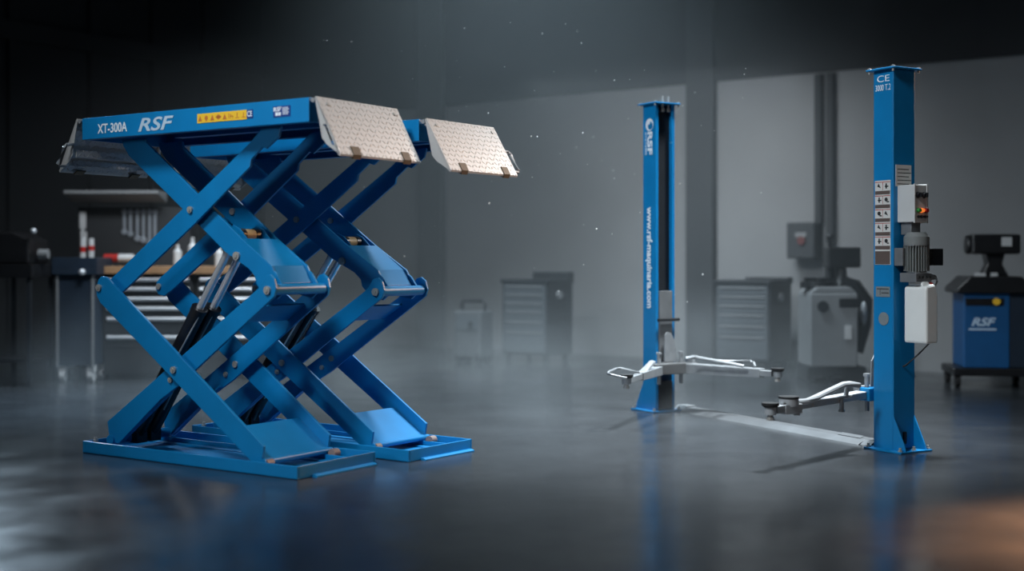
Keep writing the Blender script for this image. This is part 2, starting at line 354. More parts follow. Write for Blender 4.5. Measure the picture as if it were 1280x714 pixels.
    def handle(rp, xe, sgn, y, dy):
        X = lambda v: xe+sgn*v
        o = .0 if sgn > 0 else -.045
        MB().tube([(X(.135+o), y, 2.085), (X(.145+o), y+dy*.7, 2.080), (X(.155+o), y+dy, 2.062), (X(.215+o), y+dy, 1.952), (X(.222+o), y+dy*.7, 1.936), (X(.215+o), y, 1.940)], .011).build('ramp_handle', 'zinc', rp)
    rr = ramp(1, x1); rl = ramp(-1, x0)
    if near_handle_right: handle(rl, x0, -1, .0, -.065)
    else: handle(rr, x1, 1, rw, .055)
    # lettering on the platform side
    if lettering:
        e = -.0015
        sl = (2.148-2.140)/.30
        text_part('model_lettering', 'XT-300A', 'white', plat, (-1.797, e, 2.142), (1, 0, 0), (0, 0, 1), .064, .295, .015)
        text_part('brand_lettering', 'RSF', 'silver', plat, (-1.393, e, 2.132), (1, 0, 0), (0, 0, 1), .088, .335, .02, .28)
        lb = MB().box((-.842, -.003, 2.155), (-.412, 0, 2.213)).build('warning_label', 'yellow', plat, label='yellow strip of warning pictograms')
        b = MB()
        for i in range(8):
            x = -.815+i*.054
            if i in (0, 2, 4): b.prism([(x-.017, 2.166), (x+.017, 2.166), (x, 2.200)], -.0045, -.003).prism([(x-.003, 2.172), (x+.003, 2.172), (x, 2.19)], -.006, -.0045)
            elif i == 1: b.cyl((x, -.0045, 2.184), (x, -.003, 2.184), .016, n=6).cyl((x, -.0045, 2.168), (x, -.003, 2.168), .006, n=6)
            elif i == 3: b.cyl((x, -.0045, 2.184), (x, -.003, 2.184), .017, n=6).box((x-.024, -.0045, 2.18), (x+.024, -.003, 2.188))
            elif i == 5: b.box((x-.02, -.0045, 2.168), (x-.016, -.003, 2.2)).box((x-.006, -.0045, 2.168), (x-.001, -.003, 2.195)).box((x-.006, -.0045, 2.18), (x+.018, -.003, 2.185)).box((x+.012, -.0045, 2.168), (x+.017, -.003, 2.185))
            else: b.box((x-.004, -.0045, 2.170), (x+.001, -.003, 2.2), ).box((x-.015, -.0045, 2.168), (x+.015, -.003, 2.172))
        b.build('pictograms', 'orange', lb)
        ce = MB().box((-.412, -.003, 2.160), (-.360, 0, 2.212)).build('conformity_label', 'dkblue', plat, label='dark blue label reading CE')
        text_part('conformity_lettering', 'CE', 'white', ce, (-.406, -.003, 2.170), (1, 0, 0), (0, 0, 1), .034, .04, .01)
        sb = MB().box((-.192, -.003, 2.152), (-.052, 0, 2.217)).build('brand_label', 'dkblue', plat, label='dark blue label with white writing')
        text_part('label_lettering', 'RSF', 'white', sb, (-.187, -.003, 2.186), (1, 0, 0), (0, 0, 1), .026, .062, .02, .1)
        b = MB()
        b.box((-.172, -.0045, 2.160), (-.152, -.003, 2.180)).box((-.148, -.0045, 2.160), (-.128, -.003, 2.180))
        for i in range(5): b.box((-.115, -.0045, 2.165+i*.0095), (-.070+.008*(i % 2), -.003, 2.169+i*.0095))
        b.build('label_print', 'white', sb)
    return t
build_lift((-1.2673, 7.5507, 0), .5857, (1, 1, 1), 'nearer blue scissor lift with lettering and yellow warning strip on its platform side', True, .0935, .752, True)
build_lift((-.663, 8.2071, 0), .6351, (1.0834, .9125, .9751), 'blue scissor lift standing behind the lettered one, its right ramp tinted warm', False, .08, .775, False)

# ------------------------------------------------------------------ two lift posts
EU = Vector((.857, .515, 0)); PANG = math.atan2(.515, .857)
def post_base(name, label, origin, H, m):
    """m = +1: channel opens at y=0 (left post); -1: mirrored, opens at y=.178 (right post)"""
    t = thing(name, label, 'car lift post', origin, PANG, 'two post lift columns')
    w, d = .205, .178
    Yv = (lambda y: y) if m > 0 else (lambda y: d-y)
    def bx(b, x0, y0, z0, x1, y1, z1): b.box((x0, min(Yv(y0), Yv(y1)), z0), (x1, max(Yv(y0), Yv(y1)), z1))
    b = MB()
    bx(b, 0, d-.01, .01, w, d, H-.012); bx(b, 0, 0, .01, .01, d-.01, H-.012); bx(b, w-.01, 0, .01, w, d-.01, H-.012)
    bx(b, .01, 0, .01, .030, .01, H-.012); bx(b, w-.030, 0, .01, w-.01, .01, H-.012)
    bx(b, .01, .01, .01, .016, .06, H-.012); bx(b, w-.016, .01, .01, w-.01, .06, H-.012)
    col = b.build('column', 'blue', t, .004)
    b = MB(); bx(b, -.035, -.04, H-.012, w+.035, d+.035, H)
    tp = b.build('top_plate', 'blue', t, .003)
    for (x, y) in ((-.02, -.02), (w+.02, -.02), (-.02, d+.015), (w+.02, d+.015), (.06, -.02)):
        MB().cyl((x, Yv(y), H-.03), (x, Yv(y), H+.012), .008).cyl((x, Yv(y), H), (x, Yv(y), H+.008), .014, n=6).build('plate_bolt', 'steel', tp)
    b = MB(); bx(b, -.05, -.045, 0, w+.05, d+.11, .014); bp = b.build('base_plate', 'blue', t, .003)
    for (x, y) in ((-.03, d+.085), (w+.03, d+.085), (-.03, -.02), (w+.03, -.02), (w/2, d+.085)):
        MB().cyl((x, Yv(y), .014), (x, Yv(y), .04), .009).cyl((x, Yv(y), .014), (x, Yv(y), .024), .016, n=6).build('anchor_bolt', 'steel', bp)
    for x in (0.0, w-.01):
        MB().extr([(x, Yv(d), .014), (x, Yv(d+.105), .014), (x, Yv(d+.095), .05), (x, Yv(d), .24)], (.01, 0, 0)).build('gusset', 'blue', t, .002)
    return t, col, tp, Yv
PL0, PR0 = Vector((1.223, 10.90, 0)), Vector((2.580, 8.655, 0))
HL, HR = 2.645, 2.607
pl, coll, tpl, YL = post_base('lift_post', 'farther blue lift post with web address lettering and open channel face', PL0, HL, 1)
pr, colr, tpr, YR = post_base('lift_post', 'nearer blue lift post carrying the motor, control box and white tank', PR0, HR, -1)
def loc_of(t):
    R = Matrix.Translation(t.location) @ Matrix.Rotation(PANG, 4, 'Z'); I = R.inverted()
    return lambda p: I @ Vector(p)
Lw, Rw = loc_of(pl), loc_of(pr)
# cable studs at the top of the left post
for x in (.09, .15):
    MB().cyl((x, .02, HL-.07), (x, .02, HL+.06), .009).cyl((x, .02, HL-.075), (x, .02, HL-.045), .018, n=8).build('cable_stud', 'steel', tpl)
# lettering on the left post: runs down the side face
def zl(py): return CH-(py-YH)/F*10.85
dn, lf = (0, 0, -1), (0, -1, 0)
MB().cyl((-.002, .085, zl(154)), (0.001, .085, zl(154)), .054, n=32).build('brand_emblem', 'white', coll)
MB().cyl((-.003, .072, zl(155.5)), (-.001, .072, zl(155.5)), .034, n=28).build('emblem_centre', 'blue', coll)
MB().cyl((-.0035, .092, zl(151.5)), (-.0025, .092, zl(151.5)), .018, n=24).build('emblem_spot', 'white', coll)
text_part('brand_lettering', 'RSF', 'white', coll, (-.0005, .112, zl(163)), dn, lf, .068, zl(163)-zl(192), .03)
text_part('brand_lettering', 'SYSTEMS', 'silver', coll, (-.0005, .147, zl(163)), dn, lf, .024, zl(163)-zl(192), .02)
text_part('web_lettering', 'www.rsf-maquinaria.com', 'white', coll, (-.0005, .142, zl(258)), dn, lf, .098, zl(258)-zl(386), .03)

def arm_parts(t, W2, pivot, pad_w, z, name='lift_arm', wide=.05, taper=.04, h0=.075, h1=.06, m='zinc', frac=.62):
    """swing arm between two world points, with a pad at its end"""
    a = Vector((pivot[0], pivot[1], z)); c = Vector((pad_w[0], pad_w[1], z)); d = (c-a).normalized(); n = Vector((-d.y, d.x, 0)); Ln = (c-a).length
    up = Vector((0, 0, 1))
    b = MB(); e = a+d*(Ln*frac); P = lambda p: W2(p)
    q = [a-n*wide-up*h0/2, a+n*wide-up*h0/2, a+n*wide+up*h0/2, a-n*wide+up*h0/2]; r = [e-n*taper-up*h0*.42, e+n*taper-up*h0*.42, e+n*taper+up*h0*.42, e-n*taper+up*h0*.42]
    v = [b.bm.verts.new(P(p)) for p in q+r]
    for f in ((0, 1, 2, 3), (7, 6, 5, 4), (0, 4, 5, 1), (1, 5, 6, 2), (2, 6, 7, 3), (3, 7, 4, 0)): b.bm.faces.new([v[i] for i in f])
    arm = b.build(name, m, t, .004)
    b = MB(); s0 = a+d*(Ln*.35); s1 = c-d*.04; k = taper*.72; hh = h1*.38
    v = [b.bm.verts.new(P(p)) for p in [s0-n*k-up*hh, s0+n*k-up*hh, s0+n*k+up*hh, s0-n*k+up*hh, s1-n*k-up*hh, s1+n*k-up*hh, s1+n*k+up*hh, s1-n*k+up*hh]]
    for f in ((0, 1, 2, 3), (7, 6, 5, 4), (0, 4, 5, 1), (1, 5, 6, 2), (2, 6, 7, 3), (3, 7, 4, 0)): b.bm.faces.new([v[i] for i in f])
    b.cyl(P(c-up*hh*1.2), P(c+up*hh*1.2), .036, n=24)
    b.build('arm_extension', m, arm, .003)
    MB().cyl(P(c-up*.055), P(c+up*.03), .018).cyl(P(c-up*.062), P(c-up*.040), .024, n=8).build('pad_screw', 'steel', arm)
    MB().cyl(P(c+up*.022), P(c+up*.034), .046, n=28).cyl(P(c+up*.030), P(c+up*.048), .054, n=28).build('lift_pad', 'rubber', arm, label='black rubber lift pad')
    return arm
# --- left post carriage
zc = lambda py: CH-(py-YH)/F*10.9
b = MB().box((.034, -.012, zc(452)), (.172, .02, zc(364))); car = b.build('carriage', 'greymetal', pl, .004)
MB().cyl((.0, -.035, zc(400)), (.225, -.035, zc(400)), .014).build('carriage_bar', 'black', car)
MB().box((.03, -.005, .03), (.175, .05, .26)).build('lower_stop', 'cab', pl)
MB().box((.014, .055, 1.04), (.191, .065, HL-.08)).build('channel_shade', 'cab', coll)  # dark sheet standing in for the shade inside the channel
MB().extr([(.055, -.05, .43), (.185, -.05, .43), (.185, -.05, .53), (.165, -.05, .62), (.125, -.05, .675), (.085, -.05, .685), (.06, -.05, .66)], (0, .010, 0)).build('guard_plate', 'zinc', car, .003)
MB().box((-.13, -.17, .335), (.33, -.04, .425)).box((.04, -.05, .33), (.165, .02, .43)).build('arm_carrier', 'carrier', car, .006)
for x in (-.045, .19): MB().cyl((x, -.105, .25), (x, -.105, .51), .017).cyl((x, -.105, .50), (x, -.105, .52), .024, n=8).build('arm_pin', 'zinc', car)
pvl = pl.matrix_basis if False else None
LW2 = lambda lx, ly, z=0: Matrix.Translation(PL0) @ Matrix.Rotation(PANG, 4, 'Z') @ Vector((lx, ly, z))
RW2 = lambda lx, ly, z=0: Matrix.Translation(PR0) @ Matrix.Rotation(PANG, 4, 'Z') @ Vector((lx, ly, z))
p1 = LW2(-.06, -.11); pad1 = at(783, 478, 9.86)
arm1 = arm_parts(pl, Lw, (p1.x, p1.y), (pad1.x, 9.86), .37)
MB().extr([Lw(at(791, 472, 10.1)), Lw(at(803, 471, 10.2)), Lw(at(817, 453, 10.5)), Lw(at(812, 451, 10.5))], (.05, .03, 0)).build('guard_plate', 'zinc', arm1, .002)
MB().tube([Lw(at(*q)) for q in ((799, 466, 10.15), (776, 460.5, 10.0), (771, 461, 9.98), (761, 465, 9.75), (760, 467, 9.72), (763, 468.5, 9.70), (783, 473, 9.72))], .010).build('arm_handle', 'zinc', arm1)
p2 = LW2(.23, -.11); pad2 = at(972, 465, 10.35)
arm2 = arm_parts(pl, Lw, (p2.x, p2.y), (pad2.x, 10.35), .377, wide=.055, taper=.048, h0=.085, h1=.06, frac=.84)
MB().tube([Lw(at(*q)) for q in ((858, 447.5, 10.66), (870, 447, 10.63), (888, 450, 10.55), (910, 454, 10.48), (930, 458, 10.42))], .014).build('arm_handle', 'zinc', arm2)
MB().tube([Lw(at(*q)) for q in ((886, 450, 10.62), (905, 451, 10.60), (938, 451, 10.58), (942, 453, 10.56), (944, 458, 10.5))], .009).build('arm_handle', 'zinc', arm2)
MB().box((.27, -.16, .33), (.30, -.06, .47)).box((.295, -.13, .46), (.36, -.09, .48)).build('arm_bracket', 'zinc', arm2, .003)
# --- right post carriage (far side of its column)
y0 = .178
b = MB().box((.034, y0-.02, .45), (.172, y0+.012, 1.0)); carr = b.build('carriage', 'greymetal', pr, .004)
MB().box((-.02, y0+.02, .325), (.215, y0+.110, .415)).box((.04, y0-.02, .33), (.165, y0+.03, .41)).build('arm_carrier', 'blue', carr, .005, label='blue arm carrier')
MB().box((-.024, y0+.111, .32), (.213, y0+.165, .42)).build('carrier_end', 'zinc', carr)
MB().extr([(.02, y0+.045, .42), (.15, y0+.045, .42), (.13, y0+.045, .60), (.07, y0+.045, .66), (.03, y0+.045, .60)], (0, .010, 0)).build('guard_plate', 'zinc', carr, .003)
for x in (.03, .17): MB().cyl((x, y0+.09, .25), (x, y0+.09, .50), .017).cyl((x, y0+.09, .49), (x, y0+.09, .51), .025, n=8).build('arm_pin', 'zinc', carr)
p3 = RW2(.03, y0+.11); pad3 = at(963, 510, 7.95)
arm3 = arm_parts(pr, Rw, (p3.x, p3.y), (pad3.x, 7.95), .365, wide=.045, taper=.04, h0=.05, m='armgrey')
c4 = at(986, 503, 8.10)
MB().cyl(Rw((c4.x, c4.y, .375)), Rw((c4.x, c4.y, .425)), .062, n=28).box(Rw((c4.x, c4.y, .36))-Vector((.07, .05, .03)), Rw((c4.x, c4.y, .36))+Vector((.07, .05, .03))).build('pad_holder', 'armgrey', arm3, .003)
MB().cyl(Rw((c4.x, c4.y, .425)), Rw((c4.x, c4.y, .437)), .066, n=28).build('lift_pad', 'rubber', arm3, label='black rubber lift pad')
MB().tube([Rw(at(*q)) for q in ((1074, 482, 8.62), (1062, 480, 8.58), (1054, 481, 8.55), (1040, 487.5, 8.45), (1020, 497, 8.3), (1008, 502, 8.2), (996, 503, 8.12))], .020).build('arm_handle', 'armgrey', arm3)
MB().tube([Rw(at(*q)) for q in ((1064, 495, 8.62), (1040, 499, 8.5), (1015, 502, 8.3), (1000, 503, 8.2))], .012).build('arm_handle', 'armgrey', arm3)
MB().tube([Rw(at(*q)) for q in ((1060, 481, 8.6), (1058, 490, 8.6), (1057, 497, 8.6))], .016).build('arm_strut', 'armgrey', arm3)
for q in ((1052, 499, 8.55, 515), (996, 503, 8.1, 519), (979, 503, 8.05, 515)):
    a = at(q[0], q[1], q[2]); c = at(q[0], q[3], q[2]); MB().cyl(Rw(a), Rw(c), .016).cyl(Rw(c), Rw(c+Vector((0, 0, .015))), .022, n=8).build('adjusting_pin', 'zinc', arm3)
# arm of the hidden side, its end showing right of the column
MB().tube([(.20, y0-.01, .44), (.30, y0-.02, .44), (.335, y0-.03, .45), (.345, y0-.04, .485), (.32, y0-.04, .52), (.30, y0-.03, .54)], .018).build('arm_handle', 'zinc', carr)
# --- lettering and labels on the right post
zr = lambda py, Y=8.68: CH-(py-YH)/F*Y
yy = lambda px: (1117-px)/143.0
X0 = -.0005
text_part('conformity_lettering', 'CE', 'white', colr, (X0, .145, zr(101)), (0, -1, 0), (0, 0, 1), .045, .11, .0)
text_part('capacity_lettering', '3000 T.2', 'white', colr, (X0, .160, zr(112)), (0, -1, 0), (0, 0, 1), .042, .135, .0)
lab = MB().box((-.003, .025, zr(331)), (0, .163, zr(225))).build('instruction_label', 'paper', colr, label='paper strip of pictogram warnings')
b = MB(); b3 = MB()
for i in range(5):
    z1 = zr(226+i*17.3); z0 = zr(226+i*17.3+17.3); hgt = z1-z0
    MB().box((-.0045, .028, z0+.004), (-.003, .160, z0+hgt*.30)).build('text_band', 'brownlab', lab)
    for k, yc in enumerate((.125, .062)):
        zc_ = z0+hgt*.66; s = .016
        if (i+k) % 3 == 0: b.extr([(-.0045, yc-s, zc_-s), (-.0045, yc+s, zc_-s*.2), (-.0045, yc+s*.3, zc_+s*1.1)], (.0015, 0, 0))
        elif (i+k) % 3 == 1: b.box((-.0045, yc-.006, zc_-.02), (-.003, yc+.005, zc_+.016)).box((-.0045, yc-.02, zc_-.008), (-.003, yc+.012, zc_))
        else: b.cyl((-.0045, yc, zc_), (-.003, yc, zc_), .014, n=12).box((-.0045, yc-.024, zc_-.02), (-.003, yc-.006, zc_-.012))
    b3.box((-.0044, .026, z1-.008), (-.003, .162, z1-.004)); b3.box((-.0044, .092, z0+hgt*.34), (-.003, .094, z1-.008))
b.build('pictograms', 'ink', lab); MB().box((-.0045, .028, zr(330.5)), (-.003, .160, zr(314))).build('text_band', 'brownlab', lab); b3.build('label_rule', 'red', lab)
pt = MB().box((-.003, .030, zr(371.5)), (0, .155, zr(358.5))).build('rating_plate', 'greylab', colr)
MB().box((-.004, .04, zr(362)), (-.003, .145, zr(361))).box((-.004, .115, zr(369)), (-.003, .118, zr(362))).box((-.004, .04, zr(367)), (-.003, .105, zr(366))).build('plate_print', 'ink', pt)
MB().cyl((-.003, .086, zr(399)), (0.001, .086, zr(399)), .045, n=32).build('round_cover', 'greylab', colr)
sh = MB().box((.02, -.003, zr(233)), (.17, 0, zr(206))).build('notice_sheet', 'paper', colr, label='grey notice sheet')
b = MB()
for i in range(5): b.box((.035, -.004, zr(212+i*4.6)), (.145+.02*(i % 2), -.003, zr(211+i*4.6)))
b.build('notice_print', 'ink', sh)
MB().box((.09, -.012, .05), (.115, 0, .13)).build('cable_slot', 'black', colr)
# --- control box
bxp = MB().box((.035, -.150, 1.553), (.160, 0, 1.805)).build('control_box', 'box', pr, .006, label='light grey control box')
MB().box((.150, -.155, 1.548), (.163, .0, 1.81)).box((.030, -.155, 1.548), (.040, -.145, 1.81)).build('box_lid', 'box', bxp, .002)
for (x, z, m, r) in ((.065, 1.735, 'black', .017), (.125, 1.735, 'black', .017), (.068, 1.632, 'green', .013), (.098, 1.632, 'lampo', .013), (.138, 1.632, 'red', .014), (.07, 1.590, 'black', .008), (.10, 1.590, 'black', .008), (.135, 1.59, 'black', .008)):
    k = MB().cyl((x, -.150, z), (x, -.172, z), r).cyl((x, -.150, z), (x, -.156, z), r*1.25)
    if r > .016: k.box((x-.004, -.185, z-r*.9), (x+.004, -.17, z+r*.9))
    k.build('button', m, bxp, label={'green': 'green push button', 'lampo': 'lit orange lamp', 'red': 'red push button'}.get(m))
MB().box((.06, -.10, 1.47), (.15, -.01, 1.555)).build('cable_gland', 'greymetal', bxp, .004)
# --- electric motor
mx, my = .105, -.105
b = MB().cyl((mx, my, 1.215), (mx, my, 1.405), .066, n=32)
for k in range(28):
    a = 2*PI*k/28; b.box((mx+.072*math.cos(a)-.012, my+.072*math.sin(a)-.0025, 1.225), (mx+.072*math.cos(a)+.012, my+.072*math.sin(a)+.0025, 1.40), (0, 0, a))
mo = b.build('motor', 'motor', pr, label='grey finned electric motor')
MB().cyl((mx, my, 1.40), (mx, my, 1.455), .084, n=32).cyl((mx, my, 1.455), (mx, my, 1.485), .084, .060, n=32).build('fan_cover', 'motor', mo)
MB().cyl((mx, my, 1.395), (mx, my, 1.402), .0855, n=32).build('fan_cover_band', 'greymetal', mo)
MB().box((.195, -.165, 1.262), (.30, -.045, 1.378)).box((.165, -.135, 1.28), (.20, -.075, 1.36)).build('terminal_box', 'black', mo, .006)
MB().box((mx-.085, my-.07, 1.15), (mx+.07, my+.07, 1.212)).cyl((mx+.095, my-.02, 1.17), (mx+.095, my-.02, 1.205), .025).box((mx+.05, my-.06, 1.165), (mx+.12, my+.03, 1.20)).build('pump_block', 'greymetal', mo, .005)
b = MB()
for k in range(4): b.cyl((mx-.06+.035*k, my-.07, 1.185), (mx-.06+.035*k, my-.078, 1.185), .009)
b.build('pump_bolt', 'ink', mo)
MB().box((mx-.10, my+.03, 1.26), (mx-.06, my+.105, 1.38)).build('motor_bracket', 'greymetal', mo, .003)
MB().tube([(mx+.10, my-.03, 1.20), (mx+.135, my-.045, 1.19), (mx+.145, my-.05, 1.155), (mx+.12, my-.05, 1.12)], .007).build('pump_hose', 'zinc', mo)
MB().tube([(.06, -.01, 1.33), (.05, -.05, 1.40), (.09, -.07, 1.46), (.10, -.06, 1.50)], .006).build('motor_cable', 'black', mo)
# --- oil tank
b = MB()
b.extr([(.055, -.232, .742), (.168, -.232, .742), (.168, -.232, 1.075), (.150, -.232, 1.125), (.135, -.232, 1.14), (.062, -.232, 1.125), (.055, -.232, 1.10)], (0, .192, 0))
b.box((.07, -.19, 1.12), (.14, -.06, 1.155))
tk = b.build('oil_tank', 'tank', pr, .014, label='white plastic oil tank')
MB().cyl((.150, -.16, 1.10), (.175, -.16, 1.145), .022).build('tank_cap', 'red', tk)
MB().tube([(.168, -.14, .86), (.200, -.15, .85), (.222, -.15, .80), (.205, -.13, .74), (.15, -.08, .66), (.10, -.02, .585), (.09, .0, .575)], .006).build('tank_hose', 'black', tk)
# --- cover strip between the posts
A0, A1 = Vector((1.43, 10.95, 0)), Vector((2.43, 9.00, 0))
d = (A1-A0).normalized(); n = Vector((-d.y, d.x, 0)); ln = (A1-A0).length
t = thing('floor_cover_strip', 'long low metal cover strip on the floor between the two lift posts', 'floor cover', A0, math.atan2(d.y, d.x))
MB().extr([(0, 0, 0), (0, .24, 0), (0, .175, .032), (0, .065, .032)], (ln, 0, 0)).build('cover', 'strip', t, .002)
MB().extr([(ln-.28, .068, .033), (ln-.05, .068, .033), (ln-.12, .172, .033), (ln-.35, .172, .033)], (0, 0, .004)).build('rubber_patch', 'dimgrey', t)
MB().extr([(-.14, .03, 0), (-.14, .22, 0), (-.14, .17, .045), (-.14, .08, .045)], (.139, 0, 0)).build('end_cap', 'greymetal', t, .002)
MB().extr([(ln+.001, .02, 0), (ln+.001, .22, 0), (ln+.001, .175, .035), (ln+.001, .065, .035)], (.10, 0, 0)).build('end_cap', 'strip', t, .002)

# ------------------------------------------------------------------ background: left workbench
YB = 13.9; k = YB/F
def X(px): return (px-640)*k
def Z(py): return CH-(py-YH)*k
def cabinet(x0, x1, label, bars, group):
    t = thing('drawer_cabinet', label, 'cabinet', ((x0+x1)/2, YB+.3, 0), 0, group); w = (x1-x0)/2-.004
    MB().box((-w, -.28, .06), (w, .30, 1.148)).box((-w+.04, -.24, 0), (w-.04, .26, .06)).build('carcass', 'cab', t, .004)
    for (za, zb) in bars:
        dr = MB().box((-w+.02, -.30, za), (w-.02, -.281, zb)).build('drawer', 'cab', t, .003)
        MB().cyl((-w+.05, -.312, zb-.035), (w-.05, -.312, zb-.035), .022).build('handle', 'handle', dr, label='pale bar handle')
bars = [(Z(434), Z(418)), (Z(416), Z(395)), (Z(394), Z(382)), (Z(381.5), Z(370)), (Z(369.5), Z(357.5)), (Z(357), Z(345.5))]
cabinet(X(128), X(243), 'charcoal drawer cabinet under the wooden worktop, seen through the left lift arms', bars, 'drawer cabinets under the worktop')
cabinet(X(244), X(335), 'charcoal drawer cabinet under the right end of the wooden worktop', bars, 'drawer cabinets under the worktop')
tag(MB().box((X(126), YB-.06, 1.149), (X(337), YB+.62, Z(333))).build('worktop', 'wood', None, .006), 'wooden worktop lying across the two drawer cabinets', 'worktop')
pb = thing('pegboard', 'dark tool pegboard with a pale hood standing behind the worktop', 'tool board', (X(150), YB+.68, 0))
MB().box((X(72)-X(150), -.02, .0), (X(218)-X(150), .03, Z(256))).build('board', 'peg', pb)
MB().extr([(X(66)-X(150), -.35, Z(236)), (X(66)-X(150), .03, Z(236)), (X(66)-X(150), .03, Z(250)), (X(66)-X(150), -.35, Z(240))], (X(187)-X(66), 0, 0)).build('hood', 'greybody', pb, .004)
wl = [(133, 288), (141, 291), (150, 297), (158, 299), (166, 303), (173, 309)]
names = ['leftmost and shortest wrench hanging on the dark pegboard', 'second wrench from the left hanging on the dark pegboard', 'third wrench from the left hanging on the dark pegboard', 'fourth wrench from the left hanging on the dark pegboard', 'fifth wrench from the left hanging on the dark pegboard', 'rightmost and longest wrench hanging on the dark pegboard']
for (px, py), lb in zip(wl, names):
    y = YB+.645
    w = MB().box((X(px)-.016, y-.006, Z(py-4)), (X(px)+.016, y+.006, Z(264))).cyl((X(px), y-.009, Z(262)), (X(px), y+.009, Z(262)), .030, n=14).cyl((X(px), y-.009, Z(py)), (X(px), y+.009, Z(py)), .036, n=6)
    tag(w.build('wrench', 'tool', None, .003), lb, 'wrench', 'wrenches on the pegboard')
for px, y0_, y1_, lb in ((79, 284, 262, 'pale hand tool hanging above another at the left edge of the pegboard'), (80, 308, 288, 'pale hand tool hanging lower at the left edge of the pegboard')):
    w = MB().box((X(px)-.035, YB+.62, Z(y0_)), (X(px)+.035, YB+.65, Z(y1_))).box((X(px)-.018, YB+.62, Z(y0_+6)), (X(px)+.018, YB+.65, Z(y0_)))
    tag(w.build('hand_tool', 'offwhite', None, .006), lb, 'hand tool')
ztop = Z(333)
def bottle(px, h, label, m='offwhite', cap='offwhite', r=.045):
    t = thing('spray_bottle', label, 'bottle', (X(px), YB+.30, ztop))
    MB().cyl((0, 0, 0), (0, 0, h*.68), r, n=18).cyl((0, 0, h*.68), (0, 0, h*.82), r, r*.4, n=18).build('bottle_body', m, t)
    MB().cyl((0, 0, h*.82), (0, 0, h), r*.42, n=12).build('cap', cap, t)
bottle(213, .24, 'white bottle on the worktop, seen left of the far lift arm')
bottle(232, .32, 'taller white bottle on the worktop behind the scissor arms')
bottle(266, .22, 'white bottle at the right on the worktop behind the jack rods')
for px, lb, m in ((132, 'red and black power tool lying at the left end of the worktop', 'red'), (150, 'white power tool lying on the worktop beside the red one', 'offwhite')):
    t = thing('power_tool', lb, 'power tool', (X(px), YB+.25, ztop))
    MB().cyl((-.09, 0, .09), (.07, 0, .09), .045).cyl((.07, 0, .09), (.12, 0, .09), .03, .015).build('tool_body', m, t)
    MB().box((-.07, -.025, .0), (-.01, .025, .09)).build('grip', 'rubber', t, .008)
# tool trolley left of the cabinets
t = thing('tool_trolley', 'navy tool trolley on pale casters left of the drawer cabinets', 'tool trolley', (X(105), YB-.05, 0))
MB().box((-.19, -.22, .17), (.19, .22, Z(343))).build('trolley_body', 'navy', t, .006)
MB().box((-.24, -.26, Z(343)), (.24, .26, Z(336))).box((-.24, -.26, Z(336)), (-.22, .26, Z(322))).box((.22, -.26, Z(336)), (.24, .26, Z(322))).box((-.22, -.26, Z(336)), (.22, -.24, Z(322))).build('tray', 'navy', t, .004)
for x in (-.19, .185): MB().box((x-.012, -.235, .15), (x+.012, -.215, Z(343))).build('corner_post', 'greybody', t)
MB().ball((.09, -.28, Z(340)), .035).build('lock_knob', 'handle', t)
for x in (-.15, .15):
    for y in (-.16, .16):
        w = MB().cyl((x-.03, y, .06), (x+.03, y, .06), .06).build('caster', 'offwhite', t)
        MB().box((x-.04, y-.045, .10), (x+.04, y+.045, .172)).build('caster_fork', 'offwhite', w)
t = thing('spray_can', 'red and white spray can standing in the navy tool trolley', 'spray can', (X(109), YB-.05, Z(335)))
MB().cyl((-.03, 0, 0), (-.03, 0, .17), .03).cyl((-.03, 0, .23), (-.03, 0, .33), .028).build('can_body', 'offwhite', t); MB().cyl((-.03, 0, .17), (-.03, 0, .23), .031).build('can_band', 'red', t)
t = thing('spray_can', 'spray can with a red band standing right of another in the trolley', 'spray can', (X(116), YB-.05, Z(335)))
MB().cyl((.0, 0, 0), (.0, 0, .19), .03).cyl((0, 0, .24), (0, 0, .32), .028).build('can_body', 'offwhite', t); MB().cyl((0, 0, .19), (0, 0, .24), .031).build('can_band', 'red', t)
# black machine bench at the far left
t = thing('machine_bench', 'black machine on a black steel bench at the far left edge', 'bench', (X(28), YB-.5, 0))
MB().box((-.75, -.35, Z(346)), (.42, .35, Z(330))).build('bench_top', 'black', t, .006)
for x in (-.70, -.02, .38):
    for y in (-.31, .31): MB().box((x-.02, y-.02, 0), (x+.02, y+.02, Z(346))).build('leg', 'cab', t)
MB().box((-.72, -.30, .25), (.40, .30, .28)).build('shelf', 'black', t)
MB().prism([(-.72, Z(330)), (.36, Z(330)), (.36, Z(300)), (.20, Z(292)), (-.72, Z(290))], -.28, .28).build('machine_housing', 'black', t, .02)
MB().cyl((.40, -.1, Z(318)), (.50, -.1, Z(318)), .05).build('crank', 'greybody', t)
MB().ball((.42, -.3, Z(291)), .03).build('lamp_knob', 'handle', t)

